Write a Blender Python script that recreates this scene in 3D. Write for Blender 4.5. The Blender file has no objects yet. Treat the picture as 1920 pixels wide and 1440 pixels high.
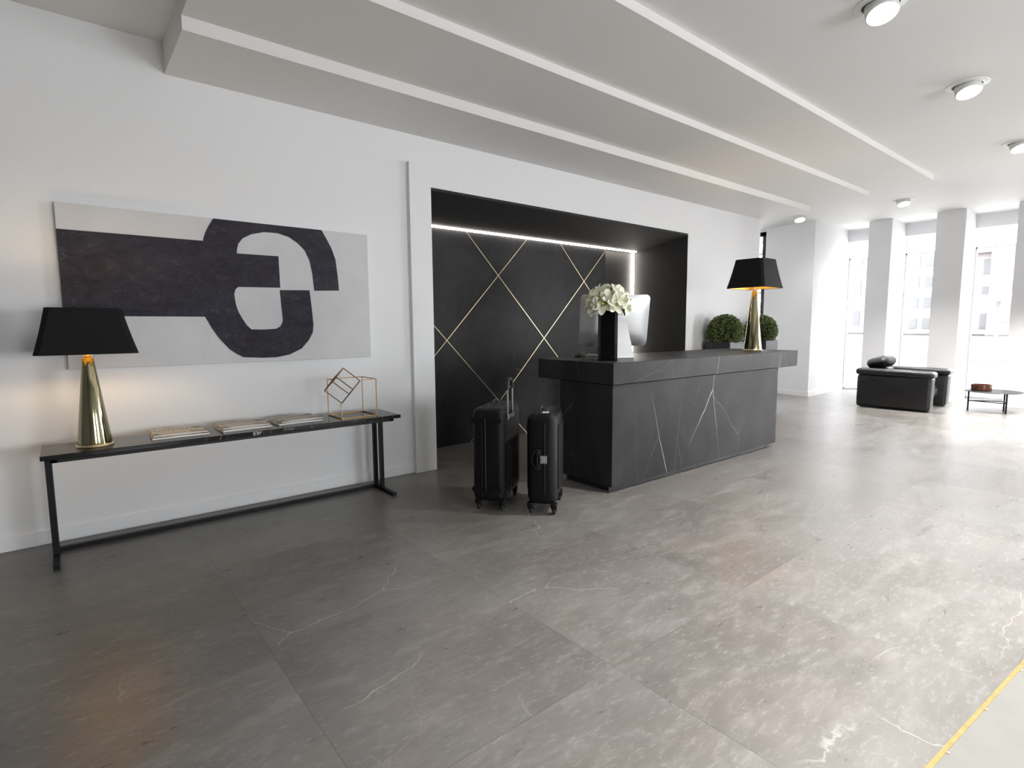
import bpy, bmesh, math, random
from mathutils import Vector, Matrix
random.seed(7)
PI = math.pi
K = 0.86                      # plan units -> metres (camera 1.36 m above the floor)
scn = bpy.context.scene
COL = scn.collection
W = 5.265                     # back wall plane

# ------------------------------------------------------------------ materials
def newmat(name):
    m = bpy.data.materials.new(name); m.use_nodes = True
    nt = m.node_tree; b = nt.nodes['Principled BSDF']
    return m, nt, b
def simple(name, col, rough=0.5, metal=0.0, spec=None, bump=0.0, bscale=40, var=0.0, vscale=6, coat=0.0):
    m, nt, b = newmat(name)
    b.inputs['Base Color'].default_value = (*col, 1)
    b.inputs['Roughness'].default_value = rough
    b.inputs['Metallic'].default_value = metal
    if coat: b.inputs['Coat Weight'].default_value = coat; b.inputs['Coat Roughness'].default_value = .08
    if spec is not None: b.inputs['Specular IOR Level'].default_value = spec
    tc = nt.nodes.new('ShaderNodeTexCoord')
    if var:
        n = nt.nodes.new('ShaderNodeTexNoise'); n.inputs['Scale'].default_value = vscale; n.inputs['Detail'].default_value = 5
        nt.links.new(tc.outputs['Object'], n.inputs['Vector'])
        r = nt.nodes.new('ShaderNodeMapRange'); r.inputs['From Min'].default_value = .3; r.inputs['From Max'].default_value = .7
        r.inputs['To Min'].default_value = 1-var; r.inputs['To Max'].default_value = 1+var
        nt.links.new(n.outputs['Fac'], r.inputs['Value'])
        mx = nt.nodes.new('ShaderNodeVectorMath'); mx.operation = 'SCALE'; mx.inputs[0].default_value = col
        nt.links.new(r.outputs['Result'], mx.inputs['Scale']); nt.links.new(mx.outputs[0], b.inputs['Base Color'])
    if bump:
        n = nt.nodes.new('ShaderNodeTexNoise'); n.inputs['Scale'].default_value = bscale; n.inputs['Detail'].default_value = 4
        nt.links.new(tc.outputs['Object'], n.inputs['Vector'])
        bp = nt.nodes.new('ShaderNodeBump'); bp.inputs['Strength'].default_value = bump; bp.inputs['Distance'].default_value = .01
        nt.links.new(n.outputs['Fac'], bp.inputs['Height']); nt.links.new(bp.outputs['Normal'], b.inputs['Normal'])
    return m
def emis(name, col, s):
    m = bpy.data.materials.new(name); m.use_nodes = True; nt = m.node_tree
    nt.nodes.clear(); o = nt.nodes.new('ShaderNodeOutputMaterial'); e = nt.nodes.new('ShaderNodeEmission')
    e.inputs['Color'].default_value = (*col, 1); e.inputs['Strength'].default_value = s
    nt.links.new(e.outputs[0], o.inputs['Surface']); return m
class NT:
    def __init__(s, nt): s.nt = nt
    def n(s, t, **k):
        x = s.nt.nodes.new(t)
        for a, v in k.items(): setattr(x, a, v)
        return x
    def l(s, a, b): s.nt.links.new(a, b)
    def math(s, op, a, b=None, clamp=False):
        x = s.n('ShaderNodeMath', operation=op, use_clamp=clamp)
        for i, v in enumerate((a, b)):
            if v is None: continue
            if isinstance(v, (int, float)): x.inputs[i].default_value = v
            else: s.l(v, x.inputs[i])
        return x.outputs[0]
    def rng(s, v, a, b, c=0., d=1.):
        x = s.n('ShaderNodeMapRange')
        for i, q in zip(('From Min', 'From Max', 'To Min', 'To Max'), (a, b, c, d)): x.inputs[i].default_value = q
        s.l(v, x.inputs['Value']); return x.outputs['Result']
    def noise(s, vec, sc, det=4, rough=.5, dist=0):
        x = s.n('ShaderNodeTexNoise'); x.inputs['Scale'].default_value = sc; x.inputs['Detail'].default_value = det
        x.inputs['Roughness'].default_value = rough; x.inputs['Distortion'].default_value = dist
        s.l(vec, x.inputs['Vector']); return x
    def mix(s, f, a, b):
        x = s.n('ShaderNodeMix', data_type='RGBA')
        if isinstance(f, (int, float)): x.inputs[0].default_value = f
        else: s.l(f, x.inputs[0])
        for i, v in ((6, a), (7, b)):
            if isinstance(v, tuple): x.inputs[i].default_value = (*v, 1)
            else: s.l(v, x.inputs[i])
        return x.outputs[2]
    def veins(s, vec, scale, width, warp, mask_scale, mlo, mhi):
        """thin crack-like veins: voronoi cell edges, warped, shown only in patches"""
        nz = s.noise(vec, scale*1.7, 5, .6)
        add = s.n('ShaderNodeVectorMath', operation='MULTIPLY_ADD')
        s.l(nz.outputs['Color'], add.inputs[0]); add.inputs[1].default_value = (warp, warp, warp); s.l(vec, add.inputs[2])
        v = s.n('ShaderNodeTexVoronoi', feature='DISTANCE_TO_EDGE'); v.inputs['Scale'].default_value = scale
        s.l(add.outputs[0], v.inputs['Vector'])
        line = s.rng(v.outputs['Distance'], 0, width, 1, 0)
        m = s.noise(vec, mask_scale, 2, .5)
        mk = s.rng(m.outputs['Fac'], mlo, mhi)
        return s.math('MULTIPLY', line, mk)

def stone_floor():
    m, nt, b = newmat('grey stone floor tiles'); g = NT(nt)
    tc = g.n('ShaderNodeTexCoord'); P = tc.outputs['Object']
    sep = g.n('ShaderNodeSeparateXYZ'); g.l(P, sep.inputs[0])
    T = 1.2*K
    def cell(o, off):
        a = g.math('SUBTRACT', o, off*K); a = g.math('DIVIDE', a, T)
        return g.math('FLOOR', a), g.math('ABSOLUTE', g.math('SUBTRACT', g.math('FRACT', a), .5))
    cx, fx = cell(sep.outputs[0], 1.886); cy, fy = cell(sep.outputs[1], 2.766)
    edge = g.math('MAXIMUM', fx, fy)
    grout = g.rng(edge, .4985, .4996)
    cmb = g.n('ShaderNodeCombineXYZ'); g.l(cx, cmb.inputs[0]); g.l(cy, cmb.inputs[1])
    wn = g.n('ShaderNodeTexWhiteNoise', noise_dimensions='3D'); g.l(cmb.outputs[0], wn.inputs['Vector'])
    off = g.n('ShaderNodeVectorMath', operation='MULTIPLY_ADD')
    g.l(wn.outputs['Color'], off.inputs[0]); off.inputs[1].default_value = (37, 53, 19); g.l(P, off.inputs[2])
    V = off.outputs[0]
    st = g.n('ShaderNodeMapping'); st.inputs['Scale'].default_value = (.55, 1.5, 1); g.l(V, st.inputs['Vector'])
    st.inputs['Rotation'].default_value = (0, 0, .5)
    big = g.noise(V, 1.3, 3, .5, .4); med = g.noise(st.outputs[0], 7.5, 9, .72, .35); fine = g.noise(st.outputs[0], 34, 7, .75); grain = g.noise(st.outputs[0], 120, 4, .7)
    c = g.mix(g.rng(big.outputs['Fac'], .32, .68), (.110, .102, .095), (.150, .143, .136))
    hue = g.noise(V, 2.1, 2, .5)
    c = g.mix(g.rng(hue.outputs['Fac'], .5, .75, 0, .35), c, (.180, .146, .132))
    c = g.mix(g.rng(med.outputs['Fac'], .50, .74, 0, .50), c, (.26, .253, .243))
    c = g.mix(g.rng(med.outputs['Fac'], .50, .30, 0, .25), c, (.085, .080, .077))
    c = g.mix(g.rng(grain.outputs['Fac'], .40, .25, 0, .5), c, (.07, .066, .064))
    c = g.mix(g.rng(fine.outputs['Fac'], .53, .70, 0, .62), c, (.27, .262, .254))
    spots = g.n('ShaderNodeTexVoronoi'); spots.inputs['Scale'].default_value = 11; g.l(V, spots.inputs['Vector'])
    sp = g.math('MULTIPLY', g.rng(spots.outputs['Distance'], .03, .12, 1, 0), g.rng(fine.outputs['Fac'], .4, .6))
    c = g.mix(g.math('MULTIPLY', sp, .10), c, (.05, .05, .052))
    v1 = g.veins(V, .9, .0032, .30, 1.3, .54, .66)
    v2 = g.veins(V, 2.4, .006, .22, 1.9, .50, .68)
    c = g.mix(g.math('MULTIPLY', v1, .55), c, (.46, .45, .43))
    c = g.mix(g.math('MULTIPLY', v2, .30), c, (.40, .39, .38))
    tone = g.rng(wn.outputs['Value'], 0, 1, .9, 1.1)
    sc = g.n('ShaderNodeVectorMath', operation='SCALE'); g.l(c, sc.inputs[0]); g.l(tone, sc.inputs['Scale'])
    c = g.mix(g.math('MULTIPLY', grout, .8), sc.outputs[0], (.045, .043, .042))
    g.l(c, b.inputs['Base Color'])
    r = g.rng(med.outputs['Fac'], .3, .7, .26, .38); g.l(r, b.inputs['Roughness'])
    h = g.math('ADD', g.math('MULTIPLY', med.outputs['Fac'], .6), g.math('MULTIPLY', fine.outputs['Fac'], .25))
    h = g.math('SUBTRACT', h, g.math('MULTIPLY', grout, .4))
    bp = g.n('ShaderNodeBump'); bp.inputs['Strength'].default_value = .22; bp.inputs['Distance'].default_value = .006
    g.l(h, bp.inputs['Height']); g.l(bp.outputs[0], b.inputs['Normal'])
    return m

def dark_marble(name, base, hi, vein, scale, rough=.3, mlo=.5, mhi=.6, vw=.006, spec=.2):
    m, nt, b = newmat(name); g = NT(nt)
    tc = g.n('ShaderNodeTexCoord'); P = tc.outputs['Object']
    cl = g.noise(P, 1.6, 6, .6, .5); fn = g.noise(P, 14, 6, .7)
    c = g.mix(g.rng(cl.outputs['Fac'], .4, .7), base, hi)
    c = g.mix(g.rng(fn.outputs['Fac'], .55, .8, 0, .3), c, tuple(x*1.6 for x in hi))
    mp = g.n('ShaderNodeMapping'); mp.inputs['Rotation'].default_value = (.5, .75, .4); mp.inputs['Scale'].default_value = (1, 1, .28); g.l(P, mp.inputs['Vector'])
    mq = g.n('ShaderNodeMapping'); mq.inputs['Rotation'].default_value = (-.6, -.9, .2); mq.inputs['Location'].default_value = (3, 1, 2); mq.inputs['Scale'].default_value = (1, 1, .25); g.l(P, mq.inputs['Vector'])
    v1 = g.veins(mp.outputs[0], scale*1.5, vw, .07, 1.6, mlo, mhi)
    v2 = g.veins(mq.outputs[0], scale*2.2, vw*1.1, .06, 1.9, mlo-.01, mhi+.06)
    v3 = g.veins(mp.outputs[0], scale*4.0, vw*1.6, .05, 2.6, mlo, mhi+.10)
    c = g.mix(g.math('MULTIPLY', v1, .85), c, vein)
    c = g.mix(g.math('MULTIPLY', v2, .5), c, vein)
    c = g.mix(g.math('MULTIPLY', v3, .18), c, vein)
    g.l(c, b.inputs['Base Color']); b.inputs['Roughness'].default_value = rough; b.inputs['Specular IOR Level'].default_value = spec
    return m

def wall_paint(name, col, bump=.03):
    m, nt, b = newmat(name); g = NT(nt)
    tc = g.n('ShaderNodeTexCoord'); P = tc.outputs['Object']
    n = g.noise(P, .8, 4, .5); c = g.mix(g.rng(n.outputs['Fac'], .3, .7), tuple(x*.975 for x in col), col)
    g.l(c, b.inputs['Base Color']); b.inputs['Roughness'].default_value = .6; b.inputs['Specular IOR Level'].default_value = .3
    f = g.noise(P, 90, 3, .5); bp = g.n('ShaderNodeBump'); bp.inputs['Strength'].default_value = bump; bp.inputs['Distance'].default_value = .003
    g.l(f.outputs['Fac'], bp.inputs['Height']); g.l(bp.outputs[0], b.inputs['Normal'])
    return m

def glass_mat():
    m = bpy.data.materials.new('clear window glass'); m.use_nodes = True; nt = m.node_tree; nt.nodes.clear(); g = NT(nt)
    o = g.n('ShaderNodeOutputMaterial'); t = g.n('ShaderNodeBsdfTransparent'); gl = g.n('ShaderNodeBsdfGlossy'); gl.inputs['Roughness'].default_value = .02
    t.inputs['Color'].default_value = (.97, .98, .98, 1)
    lw = g.n('ShaderNodeLayerWeight'); lw.inputs['Blend'].default_value = .12
    mx = g.n('ShaderNodeMixShader'); g.l(lw.outputs['Fresnel'], mx.inputs[0]); g.l(t.outputs[0], mx.inputs[1]); g.l(gl.outputs[0], mx.inputs[2])
    g.l(mx.outputs[0], o.inputs['Surface']); return m
def frosted_mat():
    m = bpy.data.materials.new('frosted upper glass'); m.use_nodes = True; nt = m.node_tree; nt.nodes.clear(); g = NT(nt)
    o = g.n('ShaderNodeOutputMaterial'); t = g.n('ShaderNodeBsdfTransparent'); gl = g.n('ShaderNodeBsdfTranslucent')
    gl.inputs['Color'].default_value = (.95, .95, .95, 1)
    mx = g.n('ShaderNodeMixShader'); mx.inputs[0].default_value = .6; g.l(t.outputs[0], mx.inputs[1]); g.l(gl.outputs[0], mx.inputs[2])
    g.l(mx.outputs[0], o.inputs['Surface']); return m

def art_dark():
    m, nt, b = newmat('charcoal impasto paint'); g = NT(nt)
    tc = g.n('ShaderNodeTexCoord'); P = tc.outputs['Object']
    mp = g.n('ShaderNodeMapping'); mp.inputs['Scale'].default_value = (1, 1, 1.6); g.l(P, mp.inputs['Vector'])
    n1 = g.noise(mp.outputs[0], 4.5, 8, .68, 1.2); n2 = g.noise(P, 1.6, 3, .5); n3 = g.noise(mp.outputs[0], 16, 6, .7, .6)
    c = g.mix(g.rng(n1.outputs['Fac'], .35, .7), (.021, .018, .027), (.046, .042, .053))
    c = g.mix(g.rng(n2.outputs['Fac'], .5, .7, 0, .5), c, (.032, .032, .058))
    c = g.mix(g.rng(n3.outputs['Fac'], .55, .74, 0, .5), c, (.10, .10, .108))
    v = g.veins(P, 4.5, .012, .3, 2.5, .54, .64)
    c = g.mix(g.math('MULTIPLY', v, .3), c, (.26, .26, .27))
    g.l(c, b.inputs['Base Color']); b.inputs['Roughness'].default_value = .5; b.inputs['Specular IOR Level'].default_value = .2
    h = g.math('ADD', n1.outputs['Fac'], g.math('MULTIPLY', n3.outputs['Fac'], .4))
    bp = g.n('ShaderNodeBump'); bp.inputs['Strength'].default_value = .8; bp.inputs['Distance'].default_value = .02
    g.l(h, bp.inputs['Height']); g.l(bp.outputs[0], b.inputs['Normal'])
    return m

def news_mat():
    m, nt, b = newmat('printed newsprint'); g = NT(nt)
    tc = g.n('ShaderNodeTexCoord'); P = tc.outputs['Object']
    sep = g.n('ShaderNodeSeparateXYZ'); g.l(P, sep.inputs[0])
    x, y = sep.outputs[0], sep.outputs[1]
    lines = g.math('GREATER_THAN', g.math('FRACT', g.math('MULTIPLY', y, 70)), .55)
    cols = g.math('LESS_THAN', g.math('FRACT', g.math('MULTIPLY', x, 22)), .86)
    br = g.noise(P, 160, 1, .5)
    txt = g.math('MULTIPLY', g.math('MULTIPLY', lines, cols), g.rng(br.outputs['Fac'], .38, .52))
    vo = g.n('ShaderNodeTexVoronoi', distance='CHEBYCHEV'); vo.inputs['Scale'].default_value = 13; g.l(P, vo.inputs['Vector'])
    blk = g.math('GREATER_THAN', g.n('ShaderNodeSeparateXYZ').outputs[0], 2)
    sp = g.n('ShaderNodeSeparateColor'); g.l(vo.outputs['Color'], sp.inputs[0])
    pic = g.math('GREATER_THAN', sp.outputs[0], .80)
    band = g.math('MULTIPLY', g.math('LESS_THAN', g.math('ABSOLUTE', g.math('SUBTRACT', y, .055)), .012), g.math('LESS_THAN', g.math('FRACT', g.math('MULTIPLY', x, 38)), .7))
    c = g.mix(g.math('MULTIPLY', txt, .5), (.60, .55, .49), (.12, .11, .10))
    c = g.mix(g.math('MULTIPLY', pic, .6), c, (.13, .12, .12))
    c = g.mix(g.math('MULTIPLY', band, .85), c, (.05, .05, .05))
    up = g.n('ShaderNodeNewGeometry'); sn = g.n('ShaderNodeSeparateXYZ'); g.l(up.outputs['True Normal'], sn.inputs[0])
    f = g.math('GREATER_THAN', sn.outputs[2], .5)
    c = g.mix(f, (.66, .63, .58), c)
    g.l(c, b.inputs['Base Color']); b.inputs['Roughness'].default_value = .8
    return m

def leaf_mat(name, a, c2):
    m, nt, b = newmat(name); g = NT(nt)
    tc = g.n('ShaderNodeTexCoord'); n = g.noise(tc.outputs['Object'], 30, 2, .5)
    g.l(g.mix(g.rng(n.outputs['Fac'], .35, .65), a, c2), b.inputs['Base Color']); b.inputs['Roughness'].default_value = .5
    return m

M = dict(
    floor=stone_floor(),
    wall=wall_paint('white wall paint', (.80, .80, .81)),
    ceil=wall_paint('white ceiling paint', (.78, .775, .76)),
    slab=wall_paint('warm white plasterboard', (.77, .755, .74)),
    greywall=wall_paint('grey paint for less bounce', (.22, .22, .22)),
    base=simple('white satin skirting', (.82, .82, .83), .4),
    niche=simple('matte black niche paint', (.020, .019, .019), .8, var=.1),
    nmarble=dark_marble('charcoal marble cladding', (.019, .019, .021), (.037, .037, .040), (.15, .15, .145), .8, .5, .52, .68, .003),
    dmarble=dark_marble('graphite marble with white veins', (.022, .0215, .023), (.042, .041, .043), (.42, .41, .39), .62, .42, .49, .62, .0030, .08),
    tmarble=dark_marble('black marble with fine veins', (.008, .008, .008), (.018, .017, .016), (.55, .52, .48), 3.2, .18, .50, .62, .009),
    plinth=simple('black plinth laminate', (.012, .012, .013), .5),
    brass=simple('polished brass', (.70, .56, .36), .36, 1.0),
    lampbrass=simple('smoked brass cone', (.34, .30, .19), .08, 1.0),
    abrass=simple('antique brass wire', (.24, .155, .075), .4, 1.0),
    black=simple('matte black steel', (.005, .005, .006), .45, spec=.25),
    shade=simple('black lamp fabric', (.005, .005, .006), .8, spec=.3, bump=.2, bscale=300),
    gold=simple('gold foil lining', (.95, .62, .12), .35, .6),
    bulb=emis('warm bulb glow', (1.0, .74, .44), 230),
    led=emis('neutral white led glow', (1.0, .93, .84), 24),
    lens=emis('downlight lens glow', (1.0, .97, .9), 25),
    canvas=simple('pale grey canvas', (.60, .60, .61), .75, bump=.25, bscale=26, var=.03, vscale=5),
    art=art_dark(),
    case=simple('black ribbed polycarbonate', (.007, .007, .009), .42, spec=.18, bump=.25, bscale=400),
    rubber=simple('black rubber', (.010, .010, .011), .6),
    alu=simple('brushed aluminium', (.32, .32, .33), .38, 1.0),
    sheet=simple('anodised silver shell', (.66, .67, .69), .34, .85),
    screen=simple('black display glass', (.008, .008, .009), .08),
    tag=simple('grey plastic tag', (.22, .22, .23), .4),
    ink=simple('pale print on tag', (.6, .6, .6), .5),
    whitelabel=simple('white paper label', (.75, .75, .74), .6),
    leather=simple('black leather', (.009, .009, .010), .38, bump=.35, bscale=120, var=.1),
    glossblack=simple('black glazed glass', (.003, .003, .004), .12, spec=.25),
    petal=simple('creamy white petals', (.90, .90, .74), .5, var=.05, vscale=12),
    pistil=simple('pale green flower heart', (.42, .50, .12), .6),
    green=simple('green stems', (.10, .20, .04), .5),
    leafA=leaf_mat('boxwood leaves', (.07, .11, .035), (.27, .33, .13)),
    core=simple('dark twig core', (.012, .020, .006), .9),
    pot=simple('dark slate planter', (.035, .037, .043), .42, var=.15, vscale=8),
    soil=simple('potting soil', (.02, .014, .01), .9, bump=.6, bscale=60),
    news=news_mat(),
    paper=simple('white paper', (.78, .78, .77), .6),
    white=simple('white fixture enamel', (.80, .80, .78), .4),
    cavity=simple('dark fixture recess', (.05, .05, .05), .7),
    glass=glass_mat(), frost=frosted_mat(),
    wframe=simple('white window frame', (.80, .80, .81), .4),
    bframe=simple('black window frame', (.02, .02, .023), .45),
    amber=simple('brown smoked glass', (.07, .022, .012), .1, coat=.6),
    board=simple('whitewashed birch board', (.16, .158, .148), .55, var=.05, vscale=9, bump=.1, bscale=60),
    boardedge=simple('golden edge band', (.24, .19, .06), .45, .3, var=.15, vscale=30),
    pave=simple('pale paving', (.42, .41, .40), .8, var=.06, vscale=1),
    kerb=simple('pale concrete', (.10, .10, .10), .8),
    hedge=simple('hedge foliage', (.085, .075, .065), .9, bump=.35, bscale=6, var=.4, vscale=3),
    bldA=simple('pale stone facade', (.090, .088, .088), .8, var=.05, vscale=.5),
    bldB=simple('light grey facade', (.088, .088, .090), .8, var=.04, vscale=.3),
    bldC=simple('rose brick facade', (.093, .084, .081), .8, var=.08, vscale=1),
    bwin=simple('facade window glass', (.062, .062, .064), .5, spec=.1),
    roof=simple('shelter roof', (.15, .15, .155), .7, spec=.1),
)

# ------------------------------------------------------------------ mesh builder
class MB:
    def __init__(s): s.bm = bmesh.new()
    def box(s, a, b, bev=0, seg=2):
        t = bmesh.new(); bmesh.ops.create_cube(t, size=1)
        for v in t.verts:
            v.co = Vector([(a[i]+b[i])/2 + v.co[i]*(b[i]-a[i]) for i in range(3)])
        if bev: bmesh.ops.bevel(t, geom=list(t.edges), offset=bev, segments=seg, profile=.5, affect='EDGES', clamp_overlap=True)
        return s.merge(t)
    def merge(s, t, mat=None):
        if mat is not None: bmesh.ops.transform(t, matrix=mat, verts=t.verts)
        me = bpy.data.meshes.new('tmp'); t.to_mesh(me); t.free(); s.bm.from_mesh(me); bpy.data.meshes.remove(me); return s
    def rbox(s, a, b, bev, mat, seg=2):
        m = MB().box(a, b, bev, seg); t = m.bm
        return s.merge(t, mat)
    def prism(s, pts, z0, z1, bev=0, seg=2):
        t = bmesh.new(); vs = [t.verts.new((x, y, z0)) for x, y in pts]; f = t.faces.new(vs)
        r = bmesh.ops.extrude_face_region(t, geom=[f]); 
        for e in r['geom']:
            if isinstance(e, bmesh.types.BMVert): e.co.z = z1
        bmesh.ops.recalc_face_normals(t, faces=t.faces)
        if bev: bmesh.ops.bevel(t, geom=list(t.edges), offset=bev, segments=seg, profile=.5, affect='EDGES', clamp_overlap=True)
        return s.merge(t)
    def prism_y(s, pts, y0, y1):       # polygon in x/z, extruded along y
        t = bmesh.new(); vs = [t.verts.new((x, y0, z)) for x, z in pts]; f = t.faces.new(vs)
        r = bmesh.ops.extrude_face_region(t, geom=[f])
        for e in r['geom']:
            if isinstance(e, bmesh.types.BMVert): e.co.y = y1
        bmesh.ops.recalc_face_normals(t, faces=t.faces)
        return s.merge(t)
    def lathe(s, prof, n=48, c=(0, 0, 0), mat=None):
        t = bmesh.new(); rings = []
        for r, z in prof:
            if r < 1e-6: rings.append([t.verts.new((c[0], c[1], c[2]+z))])
            else: rings.append([t.verts.new((c[0]+r*math.cos(2*PI*i/n), c[1]+r*math.sin(2*PI*i/n), c[2]+z)) for i in range(n)])
        for A, B in zip(rings, rings[1:]):
            for i in range(n):
                j = (i+1) % n
                if len(A) == 1 and len(B) == 1: continue
                if len(A) == 1: t.faces.new((A[0], B[j], B[i]))
                elif len(B) == 1: t.faces.new((A[i], A[j], B[0]))
                else: t.faces.new((A[i], A[j], B[j], B[i]))
        bmesh.ops.recalc_face_normals(t, faces=t.faces)
        return s.merge(t, mat)
    def tube(s, pts, r, n=8, closed=False, sq=False):
        pts = [Vector(p) for p in pts]; t = bmesh.new(); rings = []
        N = len(pts); up0 = None
        for i, p in enumerate(pts):
            if closed: d = (pts[(i+1) % N]-pts[i-1]).normalized()
            else: d = (pts[min(i+1, N-1)]-pts[max(i-1, 0)]).normalized()
            u = up0 if up0 is not None else (Vector((0, 0, 1)) if abs(d.z) < .9 else Vector((1, 0, 0)))
            a = d.cross(u)
            if a.length < 1e-4: a = d.cross(Vector((0, 1, 0)))
            a.normalize(); bb = a.cross(d).normalized(); up0 = bb
            rr = r[i] if isinstance(r, (list, tuple)) else r
            off = PI/4 if sq else 0
            rings.append([t.verts.new(p+a*rr*math.cos(2*PI*k/n+off)+bb*rr*math.sin(2*PI*k/n+off)) for k in range(n)])
        m = N if closed else N-1
        for i in range(m):
            A, B = rings[i], rings[(i+1) % N]
            for k in range(n): t.faces.new((A[k], A[(k+1) % n], B[(k+1) % n], B[k]))
        if not closed: t.faces.new(rings[0]); t.faces.new(rings[-1])
        bmesh.ops.recalc_face_normals(t, faces=t.faces)
        return s.merge(t)
    def bar(s, a, b, w): return s.tube([a, b], w*.7071, 4, sq=True)
    def build(s, name, mat, parent=None, smooth=False, loc=(0, 0, 0)):
        bm = s.bm
        L = Vector(loc)
        for v in bm.verts: v.co = (v.co-L)*K
        me = bpy.data.meshes.new(name); bm.to_mesh(me); bm.free()
        me.materials.append(M[mat] if isinstance(mat, str) else mat)
        o = bpy.data.objects.new(name, me); COL.objects.link(o)
        if parent is not None: o.parent = parent
        else: o.location = L*K
        if smooth:
            for p in me.polygons: p.use_smooth = True
            try: me.set_sharp_from_angle(angle=math.radians(smooth if smooth is not True else 40))
            except Exception: pass
        return o
def tag(o, label, cat, group=None):
    o['label'] = label; o['category'] = cat
    if group: o['group'] = group
    return o
def thing(name, label, cat, loc=(0, 0, 0), rz=0, group=None):
    o = bpy.data.objects.new(name, None); COL.objects.link(o); o.empty_display_size = .05
    o.location = Vector(loc)*K; o.rotation_euler = (0, 0, rz)
    return tag(o, label, cat, group)
def struct(name, mb, mat, smooth=False):
    o = mb.build(name, mat, smooth=smooth); o['kind'] = 'structure'; return o
def sthing(name, loc=(0, 0, 0)):
    o = bpy.data.objects.new(name, None); COL.objects.link(o); o.location = Vector(loc)*K; o['kind'] = 'structure'; o.empty_display_size = .05; return o
def dup(o, parent=None):
    c = o.copy(); COL.objects.link(c)
    if parent is not None: c.parent = parent
    for ch in [q for q in list(COL.objects) if q.parent == o]: dup(ch, c)
    return c

# ------------------------------------------------------------------ setting
ZC = 3.84
XL, XR, YF = -4.0, 15.0, -5.0
struct('floor', MB().box((XL-.2, YF-.2, -.1), (XR+.1, 9.2, 0)), 'floor')
struct('ceiling', MB().box((XL-.2, YF-.2, ZC), (XR+.3, 9.2, ZC+.2)), 'ceil')
SX0, SX1 = .772, 10.45
YA, YB, YC = 4.43, 3.5, 2.59
YAr, YBr, YCr = 4.36, 3.43, 2.57
struct('trim_1', MB().prism([(SX0, YA), (SX1, YAr), (SX1, W), (SX0, W)], 3.603, ZC), 'slab')
struct('trim_2', MB().prism([(SX0, YB), (SX1, YBr), (SX1, YAr), (SX0, YA)], 3.697, ZC), 'slab')
struct('trim_3', MB().prism([(SX0, YC), (SX1, YCr), (SX1, YBr), (SX0, YB)], 3.770, ZC), 'slab')
# back wall with the niche opening
OX0, OX1, OZ = 3.163, 8.0, 3.083
wb = MB()
wb.box((XL, W, 0), (OX0, W+.18, ZC)); wb.box((OX0, W, OZ), (OX1, W+.18, ZC)); wb.box((OX1, W, 0), (10.5, W+.18, ZC))
struct('wall_back', wb, 'wall')
fr = MB(); F0 = W-.055
fr.box((2.905, F0, 0), (OX0, W, 3.31)); fr.box((OX0, F0, OZ), (OX1, W, 3.31)); fr.box((OX1, F0, 0), (8.25, W, 3.31))
struct('trim_4', fr, 'wall')
# niche
BY = 6.22
n = MB()
n.prism_y([(OX0, OZ), (OX1, OZ), (OX1, OZ+.02), (OX0, OZ+.02)], W-.02, W+.18)
struct('wall_niche_back', MB().box((OX0-.1, BY, 0), (8.2, BY+.1, 3.2)), 'niche')
def slopebox(q, name, mat):    # q: 4 corners front/back, thin slab
    t = bmesh.new(); vs = [t.verts.new(p) for p in q]; t.faces.new(vs)
    m = MB(); m.merge(t); bm = m.bm
    r = bmesh.ops.solidify(bm, geom=list(bm.faces), thickness=.03)
    bmesh.ops.recalc_face_normals(bm, faces=bm.faces)
    return struct(name, m, mat)
slopebox([(OX0, W-.05, OZ-.001), (OX1, W-.05, OZ-.001), (7.86, BY, 2.90), (OX0+.1, BY, 2.90)], 'ceiling_niche', 'niche')
slopebox([(OX1-.001, W-.05, 0), (OX1-.001, W-.05, OZ), (7.86, BY, 2.90), (7.86, BY, 0)], 'wall_niche_right', 'niche')
slopebox([(OX0+.001, W-.05, OZ), (OX0+.001, W-.05, 0), (OX0+.1, BY, 0), (OX0+.1, BY, 2.90)], 'wall_niche_left', 'niche')
# skirting
struct('baseboard_back', MB().box((XL, W-.018, 0), (2.905, W, .105), .004), 'base')
struct('baseboard_back_right', MB().box((8.25, W-.018, 0), (10.5, W, .105), .004), 'base')

# side walls, front wall with windows made up behind the camera to light the room
struct('wall_left', MB().box((XL-.2, YF, 0), (XL, W+.18, ZC)), 'greywall')  # unseen wall, darkened to cut light bounced onto the floor
wf = MB(); xs = [XL]
ADDED_FW = [(.5, 2.0), (4.0, 6.2)]
for a, c in ADDED_FW: wf.box((xs[-1], YF-.25, 0), (a, YF, ZC)); xs.append(c)
wf.box((xs[-1], YF-.25, 0), (XR+.1, YF, ZC))
for a, c in ADDED_FW: wf.box((a, YF-.25, 2.3), (c, YF, ZC)); wf.box((a, YF-.25, 0), (c, YF, .7))
struct('wall_front', wf, 'wall')

# corridor behind the end of the back wall
struct('wall_corridor_left', MB().box((10.32, W+.18, 0), (10.5, 9.0, ZC)), 'wall')
struct('wall_corridor_end', MB().box((10.5, 9.0, 0), (13.3, 9.2, ZC)), 'wall')
struct('wall_pier', MB().prism([(12.74, 5.17), (15.0, 5.27), (15.0, 5.6), (13.3, 6.36), (12.98, 6.36)], 0, ZC), 'wall')
struct('baseboard_pier', MB().prism([(12.725, 5.152), (15.0, 5.252), (15.0, 5.27), (12.74, 5.17), (12.98, 6.36), (12.965, 6.36)], 0, .105), 'base')
wc = MB(); wc.box((12.98, 6.36, 3.78), (13.3, 9.0, ZC)); wc.box((12.98, 6.36, 0), (13.3, 9.0, .12)); wc.box((12.98, 8.3, 0), (13.3, 9.0, ZC))
struct('wall_corridor_right', wc, 'wall')
wn = sthing('window_9', (13.0, 7.3, .12))
fm = MB()
for y0 in (6.362, 7.28, 8.21): fm.box((13.0, y0, .12), (13.08, y0+.09, 3.78))
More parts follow.
